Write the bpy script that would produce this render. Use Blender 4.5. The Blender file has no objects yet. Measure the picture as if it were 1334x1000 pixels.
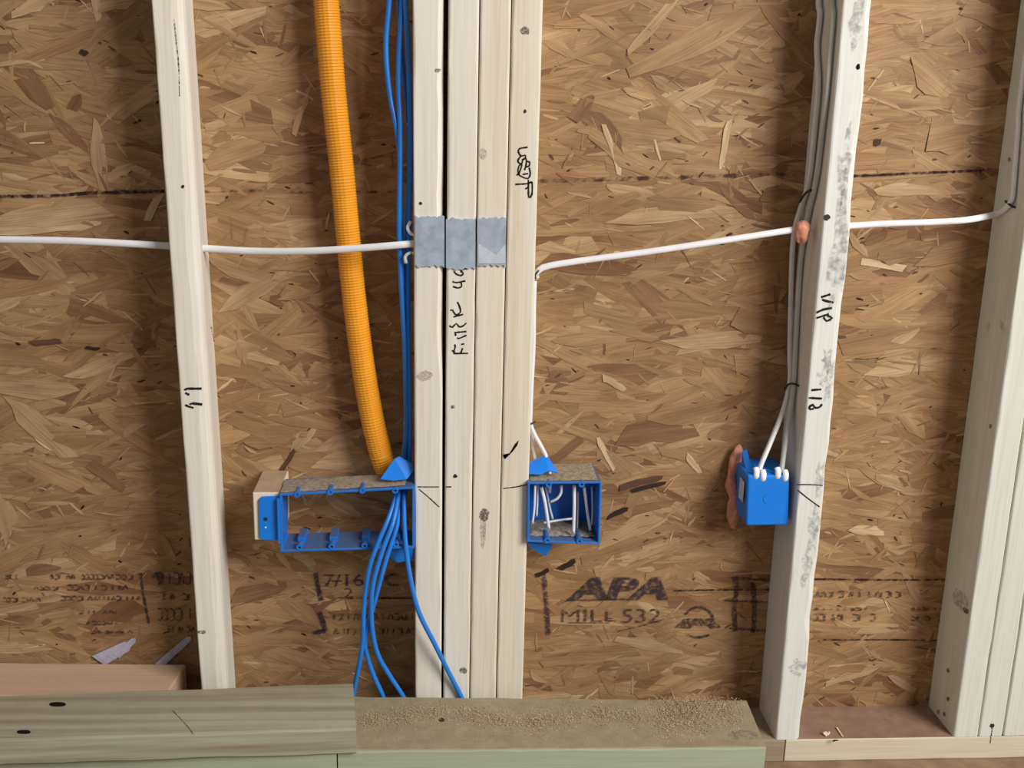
import bpy, math, random
import numpy as np
from mathutils import Vector, Matrix

# ------------------------------------------------------------------ camera, world, light
scene = bpy.context.scene
COL = scene.collection
F = 1400.0
CAM = Vector((-0.05, -1.375, 0.972))
R = math.radians
ROT = Matrix.Rotation(R(-4.0), 3, 'Z') @ Matrix.Rotation(R(90 - 15.6), 3, 'X') @ Matrix.Rotation(R(1.5), 3, 'Z')
cd = bpy.data.cameras.new('camera')
cam = bpy.data.objects.new('camera', cd)
COL.objects.link(cam)
cam.matrix_world = Matrix.Translation(CAM) @ ROT.to_4x4()
cd.sensor_fit = 'HORIZONTAL'
cd.sensor_width = 36.0
cd.lens = 36.0 * F / 1334.0
cd.clip_start = 0.01
scene.camera = cam

scene.view_settings.view_transform = 'Standard'
scene.view_settings.look = 'None'
scene.view_settings.exposure = -0.12
scene.view_settings.gamma = 1.0
scene.view_settings.use_curve_mapping = False

world = bpy.data.worlds.new('world')
scene.world = world
world.use_nodes = True
bg = world.node_tree.nodes['Background']
bg.inputs[0].default_value = (0.94, 0.97, 1.0, 1)
bg.inputs[1].default_value = 0.27

def window_light(name, loc, target, sx, sy, power, col):
    ld = bpy.data.lights.new(name, 'AREA')
    ld.shape = 'RECTANGLE'; ld.size = sx; ld.size_y = sy
    ld.energy = power; ld.color = col
    o = bpy.data.objects.new(name, ld)
    COL.objects.link(o)
    o.location = loc
    d = Vector(target) - Vector(loc)
    o.rotation_euler = d.to_track_quat('-Z', 'Y').to_euler()
    return o
window_light('daylight_opening', (2.25, -2.3, 2.4), (0.1, 0, 0.6), 1.5, 1.7, 165, (1.0, 0.985, 0.96))

# ------------------------------------------------------------------ pixel -> place helpers
def ray(px, py):
    d = Vector(((px - 667.0) / F, -(py - 500.0) / F, -1.0))
    return ROT @ d
def on_y(px, py, y):
    d = ray(px, py)
    return CAM + d * ((y - CAM.y) / d.y)
def on_z(px, py, z):
    d = ray(px, py)
    return CAM + d * ((z - CAM.z) / d.z)
def on_plane(px, py, P, N):
    d = ray(px, py)
    return CAM + d * ((P - CAM).dot(N) / d.dot(N))

# ------------------------------------------------------------------ materials
def new_mat(name):
    m = bpy.data.materials.new(name)
    m.use_nodes = True
    nt = m.node_tree
    return m, nt, nt.nodes['Principled BSDF']
def N(nt, kind, **kw):
    n = nt.nodes.new(kind)
    for k, v in kw.items():
        setattr(n, k, v)
    return n
def ramp(nt, stops):
    r = N(nt, 'ShaderNodeValToRGB')
    el = r.color_ramp.elements
    while len(el) < len(stops): el.new(0.5)
    for e, (p, c) in zip(el, stops):
        e.position = p
        e.color = c if len(c) == 4 else (*c, 1)
    return r
def mixc(nt, fac, a, b, mode='MIX'):
    m = N(nt, 'ShaderNodeMix', data_type='RGBA', blend_type=mode)
    for sock, v in ((m.inputs[0], fac), (m.inputs[6], a), (m.inputs[7], b)):
        if hasattr(v, 'is_linked'): nt.links.new(v, sock)
        elif isinstance(v, (int, float)): sock.default_value = v
        else: sock.default_value = (*v, 1)
    return m.outputs[2]
def noise(nt, vec, scale, detail=3, rough=0.55):
    n = N(nt, 'ShaderNodeTexNoise')
    n.inputs['Scale'].default_value = scale
    n.inputs['Detail'].default_value = detail
    n.inputs['Roughness'].default_value = rough
    if vec is not None: nt.links.new(vec, n.inputs['Vector'])
    return n.outputs['Fac']
def mapping(nt, scale, use_rand=True, coord='Object'):
    tc = N(nt, 'ShaderNodeTexCoord')
    mp = N(nt, 'ShaderNodeMapping')
    mp.inputs['Scale'].default_value = scale
    nt.links.new(tc.outputs[coord], mp.inputs['Vector'])
    if use_rand:
        oi = N(nt, 'ShaderNodeObjectInfo')
        mul = N(nt, 'ShaderNodeMath', operation='MULTIPLY'); mul.inputs[1].default_value = 37.0
        nt.links.new(oi.outputs['Random'], mul.inputs[0])
        cb = N(nt, 'ShaderNodeCombineXYZ')
        for i in range(3): nt.links.new(mul.outputs[0], cb.inputs[i])
        nt.links.new(cb.outputs[0], mp.inputs['Location'])
    return mp.outputs[0]
def bump(nt, h, bsdf, strength, dist=0.002):
    b = N(nt, 'ShaderNodeBump')
    b.inputs['Strength'].default_value = strength
    b.inputs['Distance'].default_value = dist
    nt.links.new(h, b.inputs['Height'])
    nt.links.new(b.outputs[0], bsdf.inputs['Normal'])

def wood(name, light, dark, axis='Z', contrast=1.0, stain=None, stain_amt=0.0, rough=0.75, top=None, top_amt=1.0):
    m, nt, b = new_mat(name)
    s = {'Z': (45, 45, 1.3), 'X': (1.3, 45, 45)}[axis]
    g = noise(nt, mapping(nt, s), 1.0, 4, 0.6)
    r = ramp(nt, [(0.30, dark), (0.62, light)])
    nt.links.new(g, r.inputs[0])
    col = mixc(nt, contrast, light, r.outputs[0])
    s2 = {'Z': (320, 320, 9), 'X': (9, 320, 320)}[axis]
    fine = noise(nt, mapping(nt, s2), 1.0, 2, 0.5)
    fr = ramp(nt, [(0.3, (0.86, 0.84, 0.80)), (0.6, (1, 1, 1))])
    nt.links.new(fine, fr.inputs[0])
    col = mixc(nt, 0.6, col, fr.outputs[0], 'MULTIPLY')
    if stain:
        s3 = {'Z': (22, 22, 4), 'X': (4, 22, 22)}[axis]
        st = noise(nt, mapping(nt, s3), 1.0, 5, 0.65)
        sr = ramp(nt, [(0.54, (0, 0, 0)), (0.70, (1, 1, 1))])
        nt.links.new(st, sr.inputs[0])
        mm = N(nt, 'ShaderNodeMath', operation='MULTIPLY'); mm.inputs[1].default_value = stain_amt
        nt.links.new(sr.outputs[0], mm.inputs[0])
        col = mixc(nt, mm.outputs[0], col, stain)
    if top:  # dust and dirt trodden into the upper face
        ge = N(nt, 'ShaderNodeNewGeometry')
        sx = N(nt, 'ShaderNodeSeparateXYZ'); nt.links.new(ge.outputs['True Normal'], sx.inputs[0])
        tr = ramp(nt, [(0.80, (0, 0, 0)), (0.95, (top_amt,) * 3)]); nt.links.new(sx.outputs['Z'], tr.inputs[0])
        tn = noise(nt, mapping(nt, (1, 1, 1)), 45, 4, 0.65)
        tc = ramp(nt, [(0.3, tuple(c * 0.8 for c in top)), (0.7, tuple(c * 1.15 for c in top))]); nt.links.new(tn, tc.inputs[0])
        col = mixc(nt, tr.outputs[0], col, tc.outputs[0])
    nt.links.new(col, b.inputs['Base Color'])
    b.inputs['Roughness'].default_value = rough
    b.inputs['Specular IOR Level'].default_value = 0.25
    bump(nt, fine, b, 0.12, 0.001)
    return m

def plain(name, col, rough=0.5, metal=0.0, var=0.12, scale=60, spec=0.5, bmp=0.0):
    m, nt, b = new_mat(name)
    n = noise(nt, mapping(nt, (1, 1, 1)), scale, 3)
    lo = tuple(max(0, c * (1 - var)) for c in col); hi = tuple(min(1, c * (1 + var)) for c in col)
    r = ramp(nt, [(0.3, lo), (0.7, hi)])
    nt.links.new(n, r.inputs[0])
    nt.links.new(r.outputs[0], b.inputs['Base Color'])
    b.inputs['Roughness'].default_value = rough
    b.inputs['Metallic'].default_value = metal
    b.inputs['Specular IOR Level'].default_value = spec
    if bmp: bump(nt, n, b, bmp, 0.003)
    return m

def dusty(name, col, dust):
    """plastic with sawdust settled on the faces that look up"""
    m, nt, b = new_mat(name)
    g = N(nt, 'ShaderNodeNewGeometry')
    sx = N(nt, 'ShaderNodeSeparateXYZ'); nt.links.new(g.outputs['True Normal'], sx.inputs[0])
    r = ramp(nt, [(0.80, (0, 0, 0)), (0.93, (1, 1, 1))]); nt.links.new(sx.outputs['Z'], r.inputs[0])
    n = noise(nt, mapping(nt, (1, 1, 1)), 130, 4, 0.7)
    nr = ramp(nt, [(0.30, (0.35,) * 3), (0.52, (1,) * 3)]); nt.links.new(n, nr.inputs[0])
    mm = N(nt, 'ShaderNodeMath', operation='MULTIPLY')
    nt.links.new(r.outputs[0], mm.inputs[0]); nt.links.new(nr.outputs[0], mm.inputs[1])
    dc = ramp(nt, [(0.35, tuple(c * 0.75 for c in dust)), (0.65, dust)]); nt.links.new(n, dc.inputs[0])
    c = mixc(nt, mm.outputs[0], col, dc.outputs[0])
    nt.links.new(c, b.inputs['Base Color'])
    b.inputs['Roughness'].default_value = 0.42
    return m

def ink(name, col, cover_lo, cover_hi, scale=180, op=1.0):
    """printed or pencilled mark, worn through in places"""
    m, nt, b = new_mat(name)
    b.inputs['Base Color'].default_value = (*col, 1)
    b.inputs['Roughness'].default_value = 0.9
    b.inputs['Specular IOR Level'].default_value = 0.1
    n = noise(nt, mapping(nt, (1, 1, 1)), scale, 4, 0.7)
    r = ramp(nt, [(cover_lo, (0, 0, 0)), (cover_hi, (op, op, op))]); nt.links.new(n, r.inputs[0])
    nt.links.new(r.outputs[0], b.inputs['Alpha'])
    return m

M = {}
M['stud'] = wood('stud_pine', (0.80, 0.755, 0.67), (0.72, 0.645, 0.52), 'Z', 0.75)
M['stud_warm'] = wood('stud_pine_warm', (0.79, 0.725, 0.61), (0.68, 0.57, 0.42), 'Z', 0.8)
M['stud_grey'] = wood('stud_pine_stained', (0.78, 0.775, 0.73), (0.71, 0.69, 0.62), 'Z', 0.7, (0.30, 0.30, 0.30), 0.35)
M['stud_green'] = wood('stud_spruce', (0.71, 0.71, 0.63), (0.62, 0.61, 0.51), 'Z', 0.7)
M['plate'] = wood('plate_pine', (0.70, 0.63, 0.48), (0.56, 0.46, 0.31), 'X', 0.7, top=(0.27, 0.165, 0.115))
M['plate_brown_shaded'] = wood('plate_brown_shaded', (0.36, 0.28, 0.20), (0.27, 0.20, 0.14), 'X', 0.6)  # darkened brown carries the shadow of the boards in front
M['treated'] = wood('treated_board', (0.45, 0.45, 0.335), (0.23, 0.165, 0.10), 'X', 1.0, top=(0.34, 0.26, 0.175), top_amt=0.30)
M['treated2'] = wood('treated_board_pale', (0.42, 0.47, 0.345), (0.34, 0.335, 0.23), 'X', 0.6, top=(0.33, 0.245, 0.15), top_amt=0.85)
M['cutoff'] = wood('post_cutoff', (0.60, 0.41, 0.27), (0.51, 0.34, 0.22), 'X', 0.5)
M['blockwood'] = wood('nailer_block', (0.86, 0.76, 0.60), (0.76, 0.63, 0.46), 'Z', 0.5, top=(0.40, 0.27, 0.165), top_amt=0.9)
M['floor'] = plain('subfloor', (0.26, 0.17, 0.10), 0.9, 0, 0.25, 25, 0.2)
M['osbcore'] = plain('osb_core', (0.27, 0.160, 0.085), 0.85, 0, 0.3, 40, 0.2)
M['blue'] = dusty('blue_box_plastic', (0.010, 0.18, 0.64), (0.10, 0.16, 0.30))
M['dust'] = plain('settled_dust', (0.33, 0.27, 0.20), 0.95, 0, 0.3, 200, 0.1, 0.4)
M['bluebright'] = plain('blue_plastic', (0.006, 0.21, 0.78), 0.35, 0, 0.06, 40)
M['bluecable'] = plain('blue_cable_jacket', (0.016, 0.20, 0.66), 0.38, 0, 0.08, 30)
M['whitecable'] = plain('white_cable_jacket', (0.80, 0.79, 0.80), 0.42, 0, 0.05, 30)
M['greycable'] = plain('grey_white_cable_jacket', (0.58, 0.58, 0.54), 0.45, 0, 0.05, 30)
M['whiteplastic'] = plain('white_clamp', (0.92, 0.92, 0.92), 0.3, 0, 0.02, 30)
M['orange'] = plain('orange_conduit', (0.84, 0.345, 0.022), 0.30, 0, 0.06, 25)
M['putty'] = plain('firestop_putty', (0.64, 0.27, 0.18), 0.6, 0, 0.2, 120, 0.4, 0.5)
M['steel'] = plain('galvanised_steel', (0.44, 0.52, 0.62), 0.5, 0.45, 0.16, 90)  # bluish sky reflection put into the base colour
M['darkmetal'] = plain('dark_metal', (0.03, 0.03, 0.03), 0.5, 0.3, 0.1, 60)
M['black'] = plain('dark_void', (0.012, 0.008, 0.006), 0.9, 0, 0.1, 60, 0.1)
M['pencil'] = ink('marker_ink', (0.02, 0.018, 0.018), 0.26, 0.40, 300)
M['fade'] = ink('faded_pencil', (0.05, 0.045, 0.04), 0.36, 0.56, 400)
M['stamp'] = ink('stamp_ink', (0.045, 0.032, 0.045), 0.32, 0.56, 170, 0.85)
M['stampfaint'] = ink('faint_stamp_ink', (0.06, 0.038, 0.035), 0.36, 0.58, 260, 0.85)
M['stampworn'] = ink('worn_stamp_ink', (0.06, 0.038, 0.035), 0.34, 0.58, 200, 0.85)
M['line'] = ink('guide_line_ink', (0.03, 0.016, 0.022), 0.36, 0.56, 120)
M['linefaint'] = ink('faint_guide_line_ink', (0.06, 0.035, 0.03), 0.46, 0.66, 90)
M['knot'] = ink('knot_wood', (0.20, 0.13, 0.08), 0.36, 0.66, 420, 0.5)
M['knotdark'] = ink('dark_knot_wood', (0.05, 0.04, 0.03), 0.32, 0.60, 500, 0.75)
M['smear'] = ink('grey_smear', (0.16, 0.16, 0.16), 0.40, 0.72, 130, 0.5)
M['sawdust'] = plain('sawdust', (0.50, 0.37, 0.22), 0.9, 0, 0.35, 300, 0.1)
M['scrap'] = plain('pale_shard', (0.46, 0.42, 0.52), 0.6, 0, 0.15, 120)
M['bone'] = plain('wood_chip', (0.72, 0.55, 0.38), 0.8, 0, 0.15, 120)
M['label'] = plain('paper_label', (0.62, 0.62, 0.72), 0.6, 0, 0.2, 150)

def strand_mat():
    m, nt, b = new_mat('osb_strands')
    at = N(nt, 'ShaderNodeAttribute', attribute_name='strand')
    uv = N(nt, 'ShaderNodeUVMap', uv_map='fibre')
    mp = N(nt, 'ShaderNodeMapping'); mp.inputs['Scale'].default_value = (14, 420, 1)
    nt.links.new(uv.outputs[0], mp.inputs['Vector'])
    g = noise(nt, mp.outputs[0], 1.0, 3, 0.6)
    r = ramp(nt, [(0.28, (0.70, 0.66, 0.60)), (0.62, (1.06, 1.05, 1.03))]); nt.links.new(g, r.inputs[0])
    c = mixc(nt, 0.85, at.outputs['Color'], r.outputs[0], 'MULTIPLY')
    big = noise(nt, mapping(nt, (1, 1, 1), False), 9, 4, 0.6)
    br = ramp(nt, [(0.3, (0.80, 0.74, 0.70)), (0.65, (1.05, 1.05, 1.05))]); nt.links.new(big, br.inputs[0])
    c = mixc(nt, 0.8, c, br.outputs[0], 'MULTIPLY')
    mp2 = N(nt, 'ShaderNodeMapping'); mp2.inputs['Scale'].default_value = (9, 60, 1)
    nt.links.new(uv.outputs[0], mp2.inputs['Vector'])
    g2 = noise(nt, mp2.outputs[0], 1.0, 3, 0.6)
    r2 = ramp(nt, [(0.30, (0.66, 0.60, 0.55)), (0.66, (1.10, 1.10, 1.08))]); nt.links.new(g2, r2.inputs[0])
    c = mixc(nt, 0.8, c, r2.outputs[0], 'MULTIPLY')
    nt.links.new(c, b.inputs['Base Color'])
    b.inputs['Roughness'].default_value = 0.62
    b.inputs['Specular IOR Level'].default_value = 0.3
    bump(nt, g, b, 0.25, 0.0015)
    return m
M['strand'] = strand_mat()

# ------------------------------------------------------------------ object helpers
BASE = {}
def mk(name, verts, faces, mat, parent=None, smooth=False, label=None, cat=None, group=None, kind=None):
    v = np.array([tuple(p) for p in verts], dtype=float)
    lo, hi = v.min(0), v.max(0)
    o0 = np.array([(lo[0] + hi[0]) / 2, (lo[1] + hi[1]) / 2, lo[2]])
    me = bpy.data.meshes.new(name)
    me.from_pydata([tuple(p) for p in (v - o0)], [], faces)
    me.materials.append(M[mat] if isinstance(mat, str) else mat)
    if smooth:
        me.polygons.foreach_set('use_smooth', [True] * len(me.polygons))
    me.update()
    o = bpy.data.objects.new(name, me)
    COL.objects.link(o)
    BASE[o.name] = Vector(o0)
    if parent is not None:
        o.parent = parent
        o.location = Vector(o0) - BASE[parent.name]
    else:
        o.location = Vector(o0)
    tag(o, label, cat, group, kind)
    return o
def tag(o, label=None, cat=None, group=None, kind=None):
    if label: o['label'] = label
    if cat: o['category'] = cat
    if group: o['group'] = group
    if kind: o['kind'] = kind
def empty(name, loc, label, cat, group=None):
    o = bpy.data.objects.new(name, None)
    COL.objects.link(o)
    o.location = loc
    o.empty_display_size = 0.05
    BASE[o.name] = Vector(loc)
    tag(o, label, cat, group)
    return o

def lumber_mesh(A, B, u, v, w, d, nsec=30, rad=0.003, jit=0.3, corner=None, seed=0):
    """rectangular board swept from A to B (centre line of its front face); u = width, v = depth.
    corner(t) -> dict of extra arris cuts, keys 'FL','FR','BR','BL'"""
    rnd = random.Random(seed)
    A, B, u, v = Vector(A), Vector(B), Vector(u), Vector(v)
    cs = [('FL', -1, 0), ('FR', 1, 0), ('BR', 1, 1), ('BL', -1, 1)]
    verts, faces = [], []
    npc = 4
    for i in range(nsec + 1):
        t = i / nsec
        P = A.lerp(B, t)
        ex = corner(t) if corner else {}
        for (k, su, sv) in cs:
            r1 = rad * (1 + jit * rnd.uniform(-1, 1))
            r2 = r1
            if k in ex: r1 += ex[k][0]; r2 += ex[k][1]
            cu = su * w / 2; cv = sv * d
            du = -su; dv = 1 if sv == 0 else -1
            pts = []
            for j in range(npc):
                a = j / (npc - 1) * math.pi / 2
                pts.append((cu + du * r1 * (1 - math.sin(a)), cv + dv * r2 * (1 - math.cos(a))))
            # order around profile: FL goes from left side to front, FR from front to right side ...
            if k in ('FL', 'BR'): pts = [(cu + du * r1 * (1 - math.sin(j / (npc - 1) * math.pi / 2)),
                                          cv + dv * r2 * (1 - math.cos(j / (npc - 1) * math.pi / 2))) for j in range(npc)]
            if k in ('FL', 'BR'):
                pts = pts[::-1]
            for (a, b) in pts:
                verts.append(P + u * a + v * b)
    n = 4 * npc
    for i in range(nsec):
        for j in range(n):
            a = i * n + j; b = i * n + (j + 1) % n
            faces.append((a, b, b + n, a + n))
    faces.append(tuple(range(n))[::-1])
    faces.append(tuple(range(nsec * n, (nsec + 1) * n)))
    return verts, faces

def orient(verts, faces):
    """flip every face if the closed mesh is inside out"""
    vol = 0.0
    for f in faces:
        p0 = verts[f[0]]
        for i in range(1, len(f) - 1):
            vol += p0.dot(verts[f[i]].cross(verts[f[i + 1]]))
    return faces if vol > 0 else [tuple(reversed(f)) for f in faces]

def catmull(pts, step=0.006):
    pts = [Vector(p) for p in pts]
    P = [pts[0] * 2 - pts[1]] + pts + [pts[-1] * 2 - pts[-2]]
    out = []
    for i in range(1, len(P) - 2):
        p0, p1, p2, p3 = P[i - 1:i + 3]
        n = max(2, int((p2 - p1).length / step))
        for k in range(n):
            t = k / n
            out.append(0.5 * ((2 * p1) + (p2 - p0) * t + (2 * p0 - 5 * p1 + 4 * p2 - p3) * t * t + (3 * p1 - p0 - 3 * p2 + p3) * t ** 3))
    out.append(pts[-1])
    return out
def tube(path, ra, rb=None, sides=10, ref=None, radf=None, base=None):
    """swept tube; rb/ref make it a flat oval, ref = direction of the ra axis"""
    rb = rb or ra
    verts, faces = ([], []) if base is None else base
    off = len(verts)
    n = len(path)
    side = None
    for i, p in enumerate(path):
        t = (path[min(i + 1, n - 1)] - path[max(i - 1, 0)])
        if t.length < 1e-9: t = Vector((0, 0, 1))
        t.normalize()
        if ref is not None: side = Vector(ref)
        elif side is None: side = Vector((1, 0, 0)) if abs(t.x) < 0.9 else Vector((0, 0, 1))
        side = (side - t * side.dot(t))
        if side.length < 1e-6: side = t.orthogonal()
        side.normalize()
        oth = t.cross(side)
        k = radf(i) if radf else 1.0
        for j in range(sides):
            a = 2 * math.pi * j / sides
            verts.append(p + side * (ra * k * math.cos(a)) + oth * (rb * k * math.sin(a)))
    for i in range(n - 1):
        for j in range(sides):
            a = off + i * sides + j; b = off + i * sides + (j + 1) % sides
            faces.append((a, b, b + sides, a + sides))
    faces.append(tuple(range(off, off + sides))[::-1])
    faces.append(tuple(range(off + (n - 1) * sides, off + n * sides)))
    return verts, faces

def ribbon(strokes, nrm, w, base=None, rnd=random.Random(5)):
    """flat pen strokes lying on a surface; strokes are lists of 3-D points on it"""
    verts, faces = ([], []) if base is None else base
    for st in strokes:
        path = catmull(st, 0.003) if len(st) > 2 else [Vector(st[0]).lerp(Vector(st[1]), k / 8) for k in range(9)]
        n = len(path)
        off = len(verts)
        for i, p in enumerate(path):
            t = path[min(i + 1, n - 1)] - path[max(i - 1, 0)]
            s = t.cross(nrm)
            if s.length < 1e-9: s = nrm.orthogonal()
            s.normalize()
            ww = w * 0.5 * rnd.uniform(0.75, 1.2)
            verts += [p - s * ww, p + s * ww]
        for i in range(n - 1):
            a = off + 2 * i
            faces.append((a, a + 1, a + 3, a + 2))
    # face the viewer side of the surface
    if faces:
        f = faces[0]
        nn = (verts[f[1]] - verts[f[0]]).cross(verts[f[2]] - verts[f[1]])
        if nn.dot(nrm) < 0: faces[:] = [tuple(reversed(q)) for q in faces]
    return verts, faces

class Stud:
    """an upright board given by its front centre line in the photograph"""
    def __init__(s, name, top, bot, mat, label, twist=0.0, w=0.0381, d=0.0885, yfront=0.0, zb=0.0382, zt=2.36, corner=None, seed=0, group=None, cat='stud', rad=0.003, beside=None, gap=0.0):
        a = on_y(*top, yfront); b = on_y(*bot, yfront)
        k = (b - a) / (b.z - a.z)
        B0 = a + k * (zb - a.z); T0 = a + k * (zt - a.z)
        if beside:
            o_ = beside.u * ((beside.w + w) / 2 + gap)
            B0 = beside.P + o_; T0 = B0 + beside.ax * ((zt - zb) / beside.ax.z)
        ax = (T0 - B0).normalized()
        s.u = Vector((math.cos(twist), math.sin(twist), 0)); s.u = (s.u - ax * s.u.dot(ax)).normalized()
        s.v = ax.cross(s.u).normalized()
        if s.v.y < 0: s.v = -s.v
        s.P = B0; s.ax = ax; s.N = -s.v; s.w = w
        v, f = lumber_mesh(B0, T0, s.u, s.v, w, d, 70, rad, 0.35, corner, seed)
        s.o = mk(name, v, orient(v, f), mat, label=label, cat=cat, group=group)
        s.k = 0
    def face(s, px, py, off=0.0005):
        return on_plane(px, py, s.P + s.N * off, s.N)
    def side(s, px, py, sgn, off=0.0005):
        n = s.u * sgn
        return on_plane(px, py, s.P + n * (s.w / 2 + off), n)
    def write(s, strokes, w=0.0016, mat='pencil', name='marker_writing', label=None, side=0):
        f = s.face if side == 0 else (lambda x, y: s.side(x, y, side))
        nrm = s.N if side == 0 else s.u * side
        v, fc = ribbon([[f(*p) for p in st] for st in strokes], nrm, w)
        return mk(name, v, fc, mat, parent=s.o, label=label)
    def spot(s, px, py, rx, ry, mat='knot', name='knot', rot=0.0, side=0, rough=0.18, seed=1):
        rnd = random.Random(seed * 77 + int(px))
        f = s.face if side == 0 else (lambda x, y, off: s.side(x, y, side, off))
        pts = []
        s.k += 1
        for i in range(14):
            a = 2 * math.pi * i / 14
            r = 1 + rnd.uniform(-rough, rough)
            x, y = rx * r * math.cos(a), ry * r * math.sin(a)
            pts.append(f(px + x * math.cos(rot) - y * math.sin(rot), py + x * math.sin(rot) + y * math.cos(rot), 0.0004 + 0.00004 * s.k))
        nn = (pts[1] - pts[0]).cross(pts[2] - pts[1])
        nrm = s.N if side == 0 else s.u * side
        if nn.dot(nrm) < 0: pts.reverse()
        return mk(name, pts, [tuple(range(len(pts)))], mat, parent=s.o)
    def poly(s, pts, mat, name):
        s.k += 1
        q = [s.face(x, y, 0.0004 + 0.00004 * s.k) for x, y in pts]
        nn = (q[1] - q[0]).cross(q[2] - q[1])
        if nn.dot(s.N) < 0: q.reverse()
        return mk(name, q, [tuple(range(len(q)))], mat, parent=s.o)

def box_mesh(x0, x1, y0, y1, z0, z1, bev=0.0):
    v = [Vector(p) for p in ((x0, y0, z0), (x1, y0, z0), (x1, y1, z0), (x0, y1, z0), (x0, y0, z1), (x1, y0, z1), (x1, y1, z1), (x0, y1, z1))]
    return v, [(3, 2, 1, 0), (4, 5, 6, 7), (0, 1, 5, 4), (1, 2, 6, 5), (2, 3, 7, 6), (3, 0, 4, 7)]

# ------------------------------------------------------------------ the setting
OSBY = 0.089
v, f = box_mesh(-5, 5, -6, OSBY + 0.012, -0.02, 0.0)
mk('floor', v, f, 'floor', label='dark plywood subfloor under the framing', kind='structure')
v, f = box_mesh(-1.9, 1.9, OSBY + 0.0006, OSBY + 0.012, 0.0, 2.44)
wall = mk('wall_back', v, f, 'osbcore', label='oriented strand board sheathing nailed behind the studs', kind='structure')

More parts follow.
